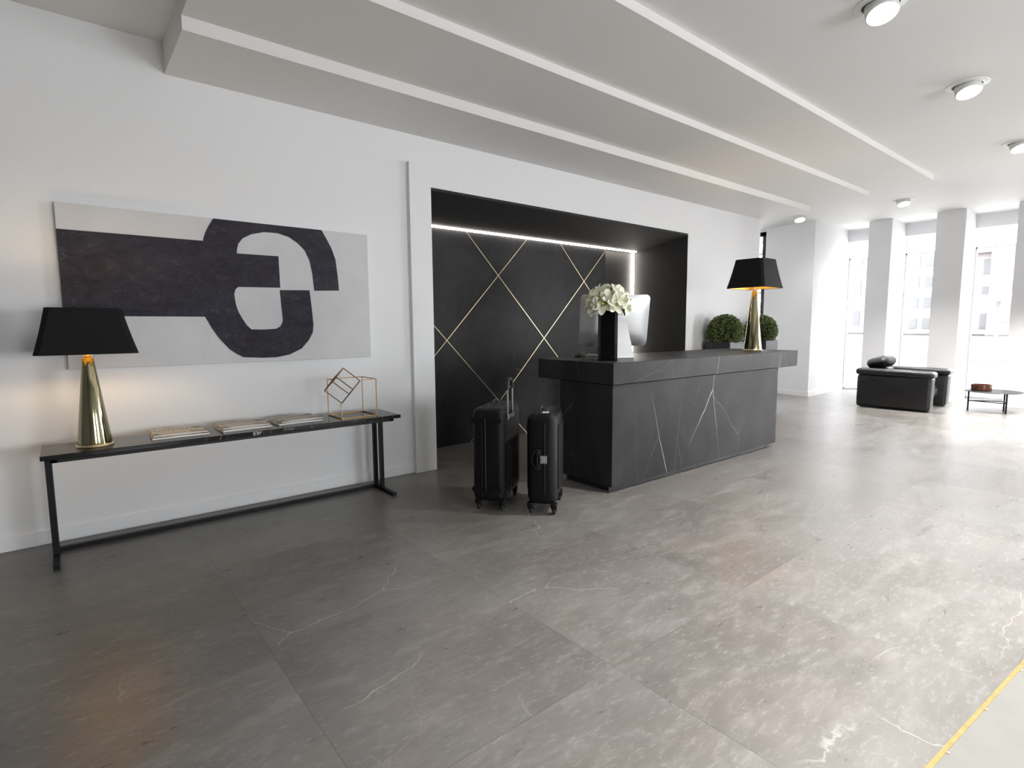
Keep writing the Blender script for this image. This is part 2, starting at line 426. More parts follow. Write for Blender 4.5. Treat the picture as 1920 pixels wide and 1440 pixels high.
fm.box((13.0, 6.362, 3.68), (13.08, 8.3, 3.78)); fm.box((13.0, 6.362, .12), (13.08, 8.3, .22))
fm.build('window_frame', 'bframe', wn, loc=(13.0, 7.3, .12))
mu = MB()
for k in range(1, 8): mu.box((13.02, 6.40, 3.73-k*.455-.015), (13.06, 8.25, 3.73-k*.455+.015))
mu.build('glazing_bars', 'bframe', wn, loc=(13.0, 7.3, .12))
MB().box((13.035, 6.44, .2), (13.045, 8.22, 3.7)).build('window_pane', 'glass', wn, loc=(13.0, 7.3, .12))

# window wall: deep white fins with floor to ceiling glass between them
fins = [(4.08, 4.53), (2.84, 3.32), (1.60, 2.08), (.36, .84), (-.88, -.40)]
for i, (a, c) in enumerate(fins):
    struct('wall_fin_%d' % (i+1), MB().prism([(13.88, a), (15.02, a+.03), (15.02, c), (13.92, c)], 0, ZC), 'wall')
    struct('baseboard_fin_%d' % (i+1), MB().prism([(13.862, a-.018), (15.0, a+.012), (15.0, a+.03), (13.88, a), (13.92, c), (13.90, c)], 0, .105), 'base')
gaps = [(4.53, 5.27)] + [(fins[k+1][1], fins[k][0]+.03) for k in range(len(fins)-1)]
# plain end of the window wall with a glazed entrance added for side light, out of view
we = MB(); we.box((13.9, -1.6, 0), (15.02, -1.5, ZC)); we.box((13.9, -4.1, 2.9), (14.1, -1.6, ZC)); we.box((13.9, YF, 0), (14.1, -4.1, ZC))
struct('wall_added_entrance', we, 'wall')
gaps.append((-1.5, -.85))
en = sthing('added_door_1', (14.0, -2.85, 0)); L = (14.0, -2.85, 0)
f = MB()
for y in (-4.1, -2.88, -1.66): f.box((13.97, y, 0), (14.03, y+.06, 2.9))
f.box((13.97, -4.1, 2.84), (14.03, -1.6, 2.9)); f.build('door_frame', 'bframe', en, loc=L)
MB().box((13.995, -4.04, .02), (14.005, -1.66, 2.84)).build('door_glass', 'glass', en, loc=L)
for i, (a, c) in enumerate(gaps):
    wz = sthing('window_%d' % (i+1), (15.0, (a+c)/2, 0)); L = (15.0, (a+c)/2, 0)
    MB().box((14.86, a, 3.56), (15.06, c, ZC)).build('header_box', 'wall', wz, loc=L)
    f = MB(); f.box((14.98, a, 0), (15.05, c, .05)); f.box((14.98, a, 3.15), (15.04, c, 3.185)); f.box((14.98, a, 0), (15.04, a+.03, 3.56)); f.box((14.98, c-.03, 0), (15.04, c, 3.56))
    f.build('window_frame', 'wframe', wz, loc=L)
    MB().box((15.0, a+.03, .05), (15.012, c-.03, 3.15)).build('window_pane', 'glass', wz, loc=L)
    MB().box((15.0, a+.03, 3.185), (15.012, c-.03, 3.56)).build('upper_pane', 'frost', wz, loc=L)
for i, (a, c) in enumerate(ADDED_FW):
    wz = sthing('window_%d' % (20+i), ((a+c)/2, YF-.1, .7)); L = ((a+c)/2, YF-.1, .7)  # unseen window, made up for soft light from behind
    f = MB()
    for x in (a, (a+c)/2-.03, c-.06): f.box((x, YF-.15, .7), (x+.06, YF-.1, 2.3))
    f.box((a, YF-.15, .7), (c, YF-.1, .76)); f.box((a, YF-.15, 2.24), (c, YF-.1, 2.3))
    f.build('window_frame', 'wframe', wz, loc=L)
    MB().box((a+.05, YF-.13, .75), (c-.05, YF-.12, 2.25)).build('window_pane', 'glass', wz, loc=L)

# recessed downlights
def spot(loc, e, tilt, ang, col=(1, .97, .93), r=.04, blend=1.0):
    l = bpy.data.lights.new('downlight_or_added_beam', 'SPOT'); l.energy = e; l.color = col; l.spot_size = ang; l.spot_blend = blend; l.shadow_soft_size = r
    o = bpy.data.objects.new('downlight_or_added_beam', l); COL.objects.link(o); o.location = Vector(loc)*K
    o.rotation_euler = tilt; return o
DL = [((4.64, 1.52), 'recessed white gimbal downlight cut by the top edge of the picture'),
      ((6.80, 1.46), 'recessed white gimbal downlight, second nearest, in the plain ceiling on the right'),
      ((9.44, 1.46), 'recessed white gimbal downlight cut by the right edge of the picture'),
      ((12.02, 3.39), 'small white gimbal downlight in the ceiling before the tall windows'),
      ((12.05, 5.22), 'farthest downlight, beside the end of the stepped ceiling and the white pier')]
for (x, y), lab in DL:
    t = thing('downlight', lab, 'ceiling light', (x, y, ZC), 0, 'recessed gimbal downlights')
    MB().lathe([(.118, -.012), (.165, -.006), (.168, 0), (.118, 0), (.118, -.012)], 40).build('trim_ring', 'white', t, True)
    MB().lathe([(0, -.003), (.118, -.003)], 40).build('recess', 'cavity', t)
    rot = Matrix.Rotation(math.radians(-14), 4, 'X') @ Matrix.Rotation(math.radians(14), 4, 'Y')
    MB().lathe([(0, 0), (.098, 0), (.103, -.01), (.103, -.085), (.095, -.09), (.09, -.075)], 40, mat=rot).build('gimbal_housing', 'white', t, 30)
    MB().lathe([(0, -.083), (.091, -.083), (.091, -.08)], 40, mat=rot).build('lens', 'lens', t)
    spot((x, y, ZC-.13), [600, 560, 560, 620, 40][[q[0] for q in DL].index((x, y))], (math.radians(-4), math.radians(4), 0), math.radians(110))

for x, y, e in ((2.35, -.15, 900), (5.6, -1.2, 300), (8.4, -1.6, 200), (12.1, .9, 1900)):      # spots added outside the view to brighten the floor, no fittings built
    spot((x, y, ZC-.05), e, (0, 0, 0), math.radians(96))
# ------------------------------------------------------------------ niche cladding, inlay and led strips
pnl = thing('marble_wall_panel', 'large charcoal marble wall panel with crossed brass lines inside the dark niche', 'wall panel', (5.1, BY-.01, 0))
L = (5.1, BY-.01, 0)
PX0, PX1, PY, PZ = OX0+.09, 7.06, 6.15, 2.86
MB().box((PX0, PY, 0), (PX1, BY-.002, PZ)).build('marble_slab', 'nmarble', pnl, loc=L)
inl = MB()
def clipline(x0, z0, sx):
    pts = []
    sl = sx*.892/.873
    for z in (0, PZ):
        pts.append((x0+(z-z0)/sl, z))
    (xa, za), (xb, zb) = pts
    def at(x): return za+(x-xa)*(zb-za)/(xb-xa)
    if xa > xb: xa, za, xb, zb = xb, zb, xa, za
    na, nb = max(xa, PX0), min(xb, PX1)
    if na >= nb: return None
    slope = (zb-za)/(xb-xa)
    return (na, za+(na-xa)*slope), (nb, za+(nb-xa)*slope)
for k in range(-3, 4):
    for s in (1, -1):
        r = clipline(4.80+1.746*k, 2.312, s)
        if r:
            (x1, z1), (x2, z2) = r
            d = Vector((x2-x1, 0, z2-z1)).normalized(); nrm = Vector((-d.z, 0, d.x))*.0037
            q = [Vector((x1, 0, z1))+nrm, Vector((x2, 0, z2))+nrm, Vector((x2, 0, z2))-nrm, Vector((x1, 0, z1))-nrm]
            inl.prism_y([(v.x, v.z) for v in q], PY-.003, PY+.002)
inl.build('brass_inlay', 'brass', pnl, loc=L)
o = MB().box((OX0+.09, 6.12, 2.872), (7.84, 6.19, 2.886)).build('led_strip', 'led', loc=(5.5, 6.1, 2.87)); tag(o, 'long horizontal white light strip along the top of the dark niche', 'light strip')
o = MB().box((7.785, 6.16, .02), (7.83, 6.20, 2.86)).build('led_strip', 'led', loc=(7.8, 6.15, 0)); tag(o, 'upright white light strip in the right corner of the dark niche', 'light strip')

# ------------------------------------------------------------------ painting
ART = [(1.047, 2.512), (1.96, 2.512), (2.003, 2.438), (2.051, 2.347), (2.084, 2.248), (2.099, 2.106), (2.108, 1.953), (1.868, 1.943), (1.856, 2.103), (1.836, 2.22), (1.795, 2.311), (1.73, 2.373), (1.656, 2.419), (1.563, 2.443), (1.445, 2.441), (1.337, 2.411), (1.265, 2.368), (1.229, 2.319), (1.216, 2.268), (1.214, 2.238), (1.558, 2.239), (1.56, 1.959), (1.209, 1.952), (1.186, 1.929), (1.174, 1.891), (1.183, 1.8), (1.201, 1.735), (1.228, 1.68), (1.26, 1.624), (1.295, 1.586), (1.401, 1.583), (1.507, 1.589), (1.546, 1.611), (1.566, 1.652), (1.569, 1.671), (1.555, 1.938), (1.823, 1.946), (1.836, 1.783), (1.846, 1.622), (1.836, 1.551), (1.797, 1.481), (1.724, 1.402), (1.614, 1.351), (1.499, 1.331), (1.388, 1.33), (1.219, 1.342), (1.168, 1.372), (1.111, 1.416), (1.033, 1.515), (0.981, 1.606), (0.956, 1.661), (0.939, 1.694), (0.018, 1.694), (0.018, 2.321), (0.961, 2.321), (0.966, 2.348), (0.982, 2.394), (1.009, 2.449)]
pt = thing('painting', 'wide unframed canvas with charcoal abstract shapes on pale grey, hung over the console', 'painting', (1.22, W, 1.9))
L = (1.22, W, 1.9)
MB().box((.018, 5.217, 1.297), (2.42, W-.001, 2.512), .003, 1).build('canvas', 'canvas', pt, loc=L)
MB().prism_y(ART, 5.2135, 5.2175).build('painted_shape', 'art', pt, loc=L)

# ------------------------------------------------------------------ console table
TX0, TX1, TY0, TY1, TZ = -.17, 2.405, 4.59, 5.05, .78
ct = thing('console_table', 'long narrow console table with black marble top and thin black steel legs', 'console table', (1.1, 4.82, 0))
L = (1.1, 4.82, 0)
MB().box((TX0, TY0, TZ-.032), (TX1, TY1, TZ), .003, 1).build('tabletop', 'tmarble', ct, loc=L)
b = MB(); b.box((TX0+.05, TY0+.05, TZ-.062), (TX1-.05, TY0+.085, TZ-.032)); b.box((TX0+.05, TY1-.045, TZ-.062), (TX1-.05, TY1-.01, TZ-.032))
b.box((TX0+.05, TY0+.05, TZ-.062), (TX0+.085, TY1-.01, TZ-.032)); b.box((TX1-.085, TY0+.05, TZ-.062), (TX1-.05, TY1-.01, TZ-.032))
b.build('top_frame', 'black', ct, loc=L)
for x in (-.14, 2.335):
    for y in (5.02, 4.885): MB().box((x-.018, y-.018, .02), (x+.018, y+.018, TZ-.06)).build('leg', 'black', ct, loc=L)
    MB().box((x-.018, 4.62, 0), (x+.018, 5.04, .032)).build('foot_rail', 'black', ct, loc=L)
MB().box((-.14, 5.005, 0), (2.335, 5.04, .032)).build('stretcher', 'black', ct, loc=L)

# ------------------------------------------------------------------ table lamps
def shade_mb(wb_, db, wt, dt, z0, z1, inset=0, ch=.03):
    t = bmesh.new(); rings = []
    for i in range(9):
        u = i/8; e = u
        w = wb_+(wt-wb_)*e-inset*2; d = db+(dt-db)*e-inset*2; z = z0+(z1-z0)*u
        bulge = -.0035*math.sin(PI*u)
        w += bulge*2; d += bulge*2; c = ch
        pts = [(w/2, d/2-c), (w/2-c, d/2), (-w/2+c, d/2), (-w/2, d/2-c), (-w/2, -d/2+c), (-w/2+c, -d/2), (w/2-c, -d/2), (w/2, -d/2+c)]
        rings.append([t.verts.new((x, y, z)) for x, y in pts])
    for A, B in zip(rings, rings[1:]):
        for k in range(8): t.faces.new((A[k], A[(k+1) % 8], B[(k+1) % 8], B[k]))
    m = MB(); m.merge(t)
    bmesh.ops.recalc_face_normals(m.bm, faces=m.bm.faces)
    bmesh.ops.solidify(m.bm, geom=list(m.bm.faces), thickness=.006)
    return m
def make_lamp(label, loc, rz, rb, rt, hc, s0, s1, wbt, dbt, wtp, dtp, strength_scale=1):
    t = thing('table_lamp', label, 'table lamp', loc, rz, 'brass cone table lamps')
    MB().lathe([(0, 0), (rb+.006, 0), (rb+.008, .006), (rb+.004, .016), (rb, .018)], 64).build('base_ring', 'brass', t, True)
    MB().lathe([(rb-.001, .016), (rb*.985, .03), (rt+.002, hc-.01), (rt, hc-.004), (rt*.7, hc), (0, hc)], 72).build('cone_body', 'lampbrass', t, 30)
    MB().lathe([(rt*.55, hc), (rt*.8, hc+.012), (rt*.5, hc+.022), (rt*.75, hc+.034), (rt*.4, hc+.045), (.012, hc+.05), (.012, s0+.06), (.022, s0+.065), (.022, s0+.11), (0, s0+.11)], 32).build('socket_neck', 'brass', t, True)
    sh = shade_mb(wbt, dbt, wtp, dtp, s0, s1).build('lamp_shade', 'shade', t)
    shade_mb(wbt, dbt, wtp, dtp, s0+.004, s1-.004, .010).build('lining', 'gold', sh)
    z = s0+.17
    MB().lathe([(0, -.055), (.016, -.05), (.02, -.03), (.034, 0), (.03, .022), (.015, .036), (0, .04)], 16, (0, 0, z)).build('bulb', 'bulb', t, True)
    sp = MB()
    for a in (0, PI/2):
        sp.tube([(-(wtp/2-.02)*math.cos(a), -(dtp/2-.02)*math.sin(a), s1-.02), ((wtp/2-.02)*math.cos(a), (dtp/2-.02)*math.sin(a), s1-.02)], .003, 6)
    sp.tube([(0, 0, s0+.10), (.05, 0, s0+.17), (.045, 0, s0+.24), (0, 0, s1-.02)], .003, 6)
    sp.build('shade_carrier', 'brass', t)
    return t
make_lamp('brass cone lamp with black tapered shade on the left end of the console', (.125, 4.80, TZ), 0, .102, .031, .622, .648, .958, .565, .40, .415, .27)
DZ = 1.25
make_lamp('brass cone lamp with black square shade lit gold inside, on the reception desk', (7.28, 3.70, DZ), 0, .118, .03, .80, .835, 1.215, .56, .53, .40, .38)

# ------------------------------------------------------------------ newspapers
def newspaper(label, loc, rz, w=.37, d=.30, h=.014, white=False):
    t = thing('newspaper', label, 'newspaper', loc, rz, 'folded newspapers on the console')
    m = MB()
    n = 10
    bm = m.bm
    def prof(y0, y1, z0, z1, x0, x1):
        top = []
        for i in range(n+1):
            u = i/n; zz = z1+(random.random()-.5)*.002+.003*math.sin(u*PI)
            top.append((x0+(x1-x0)*u, zz))
        pts = top+[(x1, z0), (x0, z0)]
        m.prism_y(pts, y0, y1)
    k = 3
    for i in range(k):
        e = .006*(k-i)
        prof(-d/2+random.uniform(-.004, .004), d/2-e, h*i/k, h*(i+1)/k-.0008, -w/2+random.uniform(0, .008), w/2-random.uniform(0, .01))
    m.build('pages', 'news', t)
    f = MB(); f.tube([(-w/2, -d/2, h*.5), (w/2, -d/2, h*.5)], h*.5, 10)
    f.build('folded_spine', 'paper' if white else 'news', t)
    return t
for i, (x, y, rz, lab) in enumerate([
        (.645, 4.86, -.03, 'stack nearest the brass lamp'), (1.10, 4.87, .05, 'middle stack'), (1.53, 4.885, .02, 'stack nearest the wire cube ornament')]):
    newspaper('folded newspaper at the bottom of the %s on the console' % lab, (x, y, TZ), rz, white=True)
    newspaper('folded newspaper on top of the %s on the console' % lab, (x-.006+.01*i, y+.006, TZ+.0175), rz+(.04 if i != 1 else -.05), .355, .285)

# ------------------------------------------------------------------ wire cube ornament
sc = thing('geometric_ornament', 'thin antique brass wire frame box with a tilted wire cube on one corner', 'ornament', (2.04, 4.85, TZ))
L = (2.04, 4.85, TZ)
x0, x1, y0, y1, z0, z1 = 1.875, 2.215, 4.692, 5.0, TZ+.005, 1.121
b = MB(); w = .0078
P000, P100, P110, P010 = (x0, y0, z0), (x1, y0, z0), (x1, y1, z0), (x0, y1, z0)
T000, T100, T110, T010 = (x0, y0, .93), (x1, y0, z1), (x1, y1, z1), (x0, y1, z1)
for a, c in ((P000, P100), (P100, P110), (P110, P010), (P010, P000), (P000, T000), (P100, T100), (P110, T110), (P010, T010), (T100, T110), (T110, T010), (T010, (x0, 4.86, z1)), (T100, (2.09, y0, z1))):
    b.bar(a, c, w)
b.build('box_frame', 'abrass', sc, loc=L)
# tilted cube: one edge across the view, the two others sharing one projected direction
cam_r = Vector((.7732, -.6341, 0)); cam_f = Vector((.63, .77, -.08)).normalized()
d = Vector((1.884, 4.698, .924)); vd = (d-Vector((0, 0, 1.585))).normalized()
rt = vd.cross(Vector((0, 0, 1))).normalized(); up = rt.cross(vd).normalized()
AB = (rt*30-up*25).normalized(); U = (-rt*21-up*25).normalized()
AD = (U*.82+vd*.57).normalized(); AA = (U*.57-vd*.82).normalized(); s = .185
A = d-AD*s*1.0-AA*s-AB*s
cb = MB(); V = {}
for i in (0, 1):
    for j in (0, 1):
        for k in (0, 1): V[i, j, k] = A+AB*s*i+AD*s*j+AA*s*k
for i in (0, 1):
    for j in (0, 1):
        cb.bar(V[0, i, j], V[1, i, j], w); cb.bar(V[i, 0, j], V[i, 1, j], w); cb.bar(V[i, j, 0], V[i, j, 1], w)
cb.build('tilted_cube', 'abrass', sc, loc=L)

# ------------------------------------------------------------------ reception desk
dk = thing('reception_desk', 'long graphite marble reception desk with white veins and thick overhanging top', 'reception desk', (5.6, 3.7, 0))
L = (5.6, 3.7, 0)
MB().prism([(3.985, 3.40), (7.0, 3.345), (7.01, 3.95), (3.995, 3.98)], 0, .065).build('plinth', 'plinth', dk, loc=L)
MB().prism([(3.935, 3.322), (7.13, 3.268), (7.14, 4.00), (3.95, 4.04)], .06, 1.04, .003, 1).build('desk_body', 'dmarble', dk, loc=L)
MB().prism([(3.915, 3.300), (7.60, 3.235), (7.62, 4.30), (3.945, 4.37)], 1.045, DZ, .004, 1).build('desk_top', 'dmarble', dk, loc=L)
MB().prism([(3.97, 3.35), (7.1, 3.295), (7.11, 3.98), (3.98, 4.02)], 1.035, 1.05).build('shadow_gap', 'plinth', dk, loc=L)
# side counter behind the desk
sd = thing('side_counter', 'narrow dark counter between the reception desk and the planters', 'counter', (7.9, 4.56, 0))
L = (7.9, 4.56, 0)
MB().box((7.42, 4.42, 1.17), (8.3, 4.66, 1.205), .003, 1).build('counter_top', 'black', sd, loc=L)
for x in (7.48, 8.22): MB().box((x-.02, 4.45, 0), (x+.02, 4.63, 1.17)).build('side_panel', 'black', sd, loc=L)

# vase, flowers
vs = thing('vase', 'tall square black glazed vase on the near corner of the reception desk', 'vase', (4.215, 3.63, DZ), math.radians(40))
hw = .096
m = MB()
t = bmesh.new(); rings = []
for hh, zz in ((hw-.004, 0), (hw, .006), (hw, .508), (hw-.003, .512), (hw-.010, .512), (hw-.012, .05)):
    c = .028
    rings.append([t.verts.new(p+(zz,)) for p in ((hh, hh-c), (hh-c, hh), (-hh+c, hh), (-hh, hh-c), (-hh, -hh+c), (-hh+c, -hh), (hh-c, -hh), (hh, -hh+c))])
for A_, B_ in zip(rings, rings[1:]):
    for k in range(8): t.faces.new((A_[k], A_[(k+1) % 8], B_[(k+1) % 8], B_[k]))
t.faces.new(rings[0]); t.faces.new(rings[-1]); bmesh.ops.recalc_face_normals(t, faces=t.faces)
m.merge(t); m.build('vase_body', 'glossblack', vs)
def petal_mb(m, length, width, base, axis_rot, curl, lift):
    t = bmesh.new(); R = []; NU, NV = 7, 4
    for i in range(NU+1):
        u = i/NU; wv = width*(math.sin(PI*min(1, u**.8*.95+.045))**.8)*(1.25-.45*u)*(1 if i < NU else .05)
        row = []
        for j in range(NV+1):
            v = j/NV*2-1
            a = lift-curl*u*u
            r = .012+length*(math.sin(1.2*u+.12))*.86; z = length*(math.cos(a)*u*.62)-.25*length*max(0, u-.6)*2*curl
            y = v*wv*.5; z2 = z+abs(v)**2*wv*.22*math.cos(u*2)+.012*math.sin(9*u+3*v)*width
            row.append(t.verts.new((r, y, z2)))
        R.append(row)
    for A_, B_ in zip(R, R[1:]):
        for k in range(NV): t.faces.new((A_[k], B_[k], B_[k+1], A_[k+1]))
    m.merge(t, base @ Matrix.Rotation(axis_rot, 4, 'Z'))
def flower_proto(seed):
    random.seed(seed); m = MB(); I = Matrix.Identity(4)
    for k in range(6): petal_mb(m, .118*random.uniform(.92, 1.08), .056*random.uniform(.9, 1.1) if k % 2 else .068, Matrix.Translation((0, 0, .0 if k % 2 else .006)), k*PI/3+random.uniform(-.12, .12), random.uniform(.5, .9), random.uniform(.2, .5))
    for k in range(3): petal_mb(m, .075, .06, Matrix.Translation((0, 0, .012)), k*2*PI/3+.5+random.uniform(-.3, .3), .2, .1)
    return m
protos = []
for sd_ in (3, 11, 29):
    m = flower_proto(sd_); me_o = m.build('blossom', 'petal', None, True)
    h = MB().lathe([(0, -.01), (.016, 0), (.018, .03), (.006, .05), (0, .052)], 10); ho = h.build('flower_heart', 'pistil', None, True)
    stm = MB().tube([(0, 0, 0), (0, 0, -.04)], .009, 8).build('stem', 'green', None, True)
    protos.append((me_o.data, ho.data, stm.data))
    for q in (me_o, ho, stm): bpy.data.objects.remove(q)
random.seed(5)
cx, cy, cz = 4.215, 3.63, DZ+.575
fl_dirs = []
rings_ = [(0, 1), (42, 5), (72, 8), (97, 9)]
for th, nn in rings_:
    for k in range(nn):
        fl_dirs.append((math.radians(th+random.uniform(-6, 6)), 2*PI*k/nn+th*.11+random.uniform(-.15, .15)))
for i, (th, ph) in enumerate(fl_dirs):
    dv = Vector((math.sin(th)*math.cos(ph), math.sin(th)*math.sin(ph), math.cos(th)))
    pos = Vector((cx, cy, cz-.01))+Vector((dv.x*.150, dv.y*.150, dv.z*.110))
    t = thing('flower', 'open creamy white bloom in the bouquet of the black vase', 'flower', pos, 0, 'white blooms in the black vase')
    t.rotation_euler = (dv.to_track_quat('Z', 'X')).to_euler(); t.rotation_euler.rotate_axis('Z', random.uniform(0, 6))
    a, h, s_ = protos[i % 3]
    for nm, dd in (('blossom', a), ('flower_heart', h), ('stem', s_)):
        q = bpy.data.objects.new(nm, dd); COL.objects.link(q); q.parent = t
# foliage under the blooms
lf = thing('leafy_stems', 'green stems and one drooping dark leaf between the white blooms and the vase rim', 'foliage', (cx, cy, DZ+.50))
L = (cx, cy, DZ+.50); m = MB()
for k in range(9):
    a = 2*PI*k/9+.2
    m.tube([(cx+.05*math.cos(a), cy+.05*math.sin(a), DZ+.40), (cx+.075*math.cos(a), cy+.075*math.sin(a), DZ+.52), (cx+.13*math.cos(a), cy+.13*math.sin(a), DZ+.56)], .010, 6)
m.build('stems', 'green', lf, True, loc=L)
m = MB()
for a in (-.75, -1.6, -2.6, .1, 1.2):
    c_, s_ = math.cos(a), math.sin(a)
    m.tube([(cx+r*c_, cy+r*s_, DZ+z) for r, z in ((.06, .525), (.11, .545), (.15, .53), (.165, .50), (.16, .475))], [.008, .022, .024, .015, .003], 6)
m.build('leaves', 'green', lf, True, loc=L)

# monitor
mon = thing('computer_monitor', 'large silver desktop computer seen from behind, right of the vase on the desk', 'computer', (4.66, 3.93, DZ), math.radians(-49.5+16))
def back_shell(w, h, t0, bulge):
    t = bmesh.new(); NU, NV = 20, 14; G = []
    for i in range(NU+1):
        row = []
        for j in range(NV+1):
            u = i/NU*2-1; v = j/NV*2-1
            q = max(0, (1-u**4))*max(0, (1-v**4))
            x, z = u*w/2, v*h/2
            k = .04   # rounded corners
            if abs(x) > w/2-k and abs(z) > h/2-k:
                dx, dz = abs(x)-(w/2-k), abs(z)-(h/2-k); rr = math.hypot(dx, dz)
                if rr > k: sx = k/rr; x = math.copysign(w/2-k+dx*sx, x); z = math.copysign(h/2-k+dz*sx, z)
            row.append(t.verts.new((x, -t0-bulge*q, z)))
        G.append(row)
    for i in range(NU):
        for j in range(NV): t.faces.new((G[i][j], G[i+1][j], G[i+1][j+1], G[i][j+1]))
    bnd = [e for e in t.edges if len(e.link_faces) == 1]
    r = bmesh.ops.extrude_edge_only(t, edges=bnd)
    nv = [e for e in r['geom'] if isinstance(e, bmesh.types.BMVert)]
    for v in nv: v.co.y = 0
    ne = [e for e in r['geom'] if isinstance(e, bmesh.types.BMEdge) and len(e.link_faces) == 1]
    bmesh.ops.contextual_create(t, geom=ne)
    bmesh.ops.recalc_face_normals(t, faces=t.faces)
    return t
MW, MH = .765, .565
tilt = Matrix.Translation((0, 0, .400)) @ Matrix.Rotation(math.radians(12), 4, 'X')
m = MB(); m.merge(back_shell(MW, MH, .012, .035), tilt); bs = m.build('back_shell', 'sheet', mon, 35)
m = MB(); m.rbox((-MW/2+.02, 0, -MH/2+.09), (MW/2-.02, .004, MH/2-.02), 0, tilt); m.build('screen', 'screen', mon)
m = MB()
x = -MW/2+.06
random.seed(2)
for k in range(9):
    wdt = random.choice((.006, .009, .012)); m.rbox((x, -.0215, -MH/2+.075), (x+wdt, -.0195, -MH/2+.083), 0, tilt); x += wdt+.004
m.build('back_lettering', 'tag', bs)
# wedge stand: a bent plate, wide at the desk, narrower at the hinge
t = bmesh.new()
prof = [(-.16, .004, .178), (-.155, .03, .176), (-.12, .15, .160), (-.07, .32, .135), (-.045, .40, .125)]
F_ = []
for yy, zz, ww in prof: F_.append([t.verts.new((-ww, yy, zz)), t.verts.new((ww, yy, zz)), t.verts.new((ww, yy+.014, zz+.004)), t.verts.new((-ww, yy+.014, zz+.004))])
for A_, B_ in zip(F_, F_[1:]):
    for k in range(4): t.faces.new((A_[k], A_[(k+1) % 4], B_[(k+1) % 4], B_[k]))
t.faces.new(F_[0]); t.faces.new(F_[-1]); bmesh.ops.recalc_face_normals(t, faces=t.faces)
m = MB(); m.merge(t); m.box((-.178, -.16, 0), (.178, .12, .012), .004, 1); m.build('stand', 'sheet', mon, 30)
# mouse + papers
ms = thing('computer_mouse', 'small rounded black computer mouse on the desk left of the silver computer', 'computer mouse', (4.46, 4.24, DZ), math.radians(40))
m = MB(); m.lathe([(0, .045), (.03, .042), (.055, .03), (.066, .012), (.062, 0), (0, 0)], 28, mat=Matrix.Diagonal((1.6, .95, 1.15, 1))); m.build('mouse_shell', 'rubber', ms, True)
m = MB(); m.tube([(.07, .0, .01), (.12, -.02, .006), (.2, .03, .006), (.27, .0, .006)], .005, 6); m.build('mouse_cable', 'rubber', ms, True)
for i, (dx, dy, r, z) in enumerate(((0, 0, .1, 0), (.02, .012, -.12, .011))):
    pp = thing('paper_pad', ('lower' if i == 0 else 'upper') + ' white paper pad on the desk between the mouse and the vase', 'paper', (4.66+dx, 4.16+dy, DZ+z), math.radians(-42)+r, 'white papers on the desk')
    m = MB(); m.box((-.13, -.09, 0), (.13, .09, .010), .003, 1); m.build('paper_sheets', 'paper', pp)
    m = MB(); m.tube([(-.13, -.09, .0105), (.0, -.093, .013), (.13, -.09, .0105)], .003, 6); m.build('binding', 'tag', pp)

# ------------------------------------------------------------------ suitcases
def wheel(root, x, y, mat='rubber', sx=1):
    h = MB(); h.box((x-.028, y-.035, .055), (x+.028, y+.035, .105), .012, 2)
    h.tube([(x-.017, y, .07), (x-.017, y+.012, .03)], .006, 6); h.tube([(x+.017, y, .07), (x+.017, y+.012, .03)], .006, 6)
    w_ = h.build('caster', 'case', root, 30)
    q = MB(); q.lathe([(.008, -.012), (.028, -.012), (.031, -.007), (.031, .007), (.028, .012), (.008, .012)], 24, mat=Matrix.Translation((x, y+.014, .031)) @ Matrix.Rotation(PI/2, 4, 'Y'))
    q.build('wheel', mat, w_, 30)
def rounded_shell(w, l, z0, z1, bev, taper=0.0, seg=6):
    m = MB(); m.box((-w/2, 0, z0), (w/2, l, z1), bev, seg)
    zc = (z0+z1)/2; hh = (z1-z0)/2
    for v in m.bm.verts:
        u = (v.co.z-zc)/hh
        v.co.x *= 1-taper*u*u
    return m
A_ = thing('suitcase', 'taller black hard-shell suitcase with raised silver telescopic handle, on the left', 'suitcase', (2.735, 3.675, 0), math.radians(-54), 'black suitcases before the desk')
m = rounded_shell(.30, .58, .085, .905, .062, .05); 
for yy in (.0,): pass
m.build('shell', 'case', A_, 50)
# raised ribs on narrow and broad faces, bumpers
m = MB()
for y in [.10+.055*k for k in range(8)]:
    m.box((-.1545, y-.012, .17), (-.147, y+.012, .82), .003, 1); m.box((.147, y-.012, .17), (.1535, y+.012, .60), .003, 1)
for x in (-.055,): m.box((x-.006, -.005, .14), (x+.006, .003, .85), .002, 1)
m.build('ribs', 'case', A_)
for z in (.80, .20):
    for x in (-.09, .07):
        m = MB(); m.lathe([(0, -.012), (.030, -.010), (.045, -.002), (.05, .006), (0, .008)], 20, mat=Matrix.Translation((x, .0, z)) @ Matrix.Diagonal((1.1, 1, .62, 1)) @ Matrix.Rotation(PI/2, 4, 'X'))
        m.build('corner_bumper', 'case', A_, True)
m = MB(); m.tube([(-.02, y, z) for y, z in ((-.003, .2), (-.003, .80), (.03, .885), (.08, .91), (.5, .91), (.55, .885), (.583, .8), (.583, .2), (.55, .1), (.03, .1))], .006, 6, closed=True)
m.build('zip_seam', 'rubber', A_)
m = MB(); m.box((.150, .095, .80), (.160, .31, .835), .003, 1); m.build('handle_plate', 'alu', A_)
hd = MB()
for y in (.12, .28):
    hdo = MB().tube([(.147, y, .79), (.147, y, 1.06)], .0075, 10).build('handle_tube', 'alu', A_, 30)
m = MB(); m.tube([(.147, .12, 1.05), (.147, .122, 1.09), (.147, .14, 1.125), (.147, .18, 1.14), (.147, .22, 1.14), (.147, .26, 1.125), (.147, .278, 1.09), (.147, .28, 1.05)], .0135, 10); m.build('grip', 'rubber', hdo, True)
m = MB(); m.tube([(-.02, .2, .90), (-.02, .215, .935), (-.02, .34, .935), (-.02, .355, .90)], .011, 8); m.build('top_handle', 'rubber', A_, True)
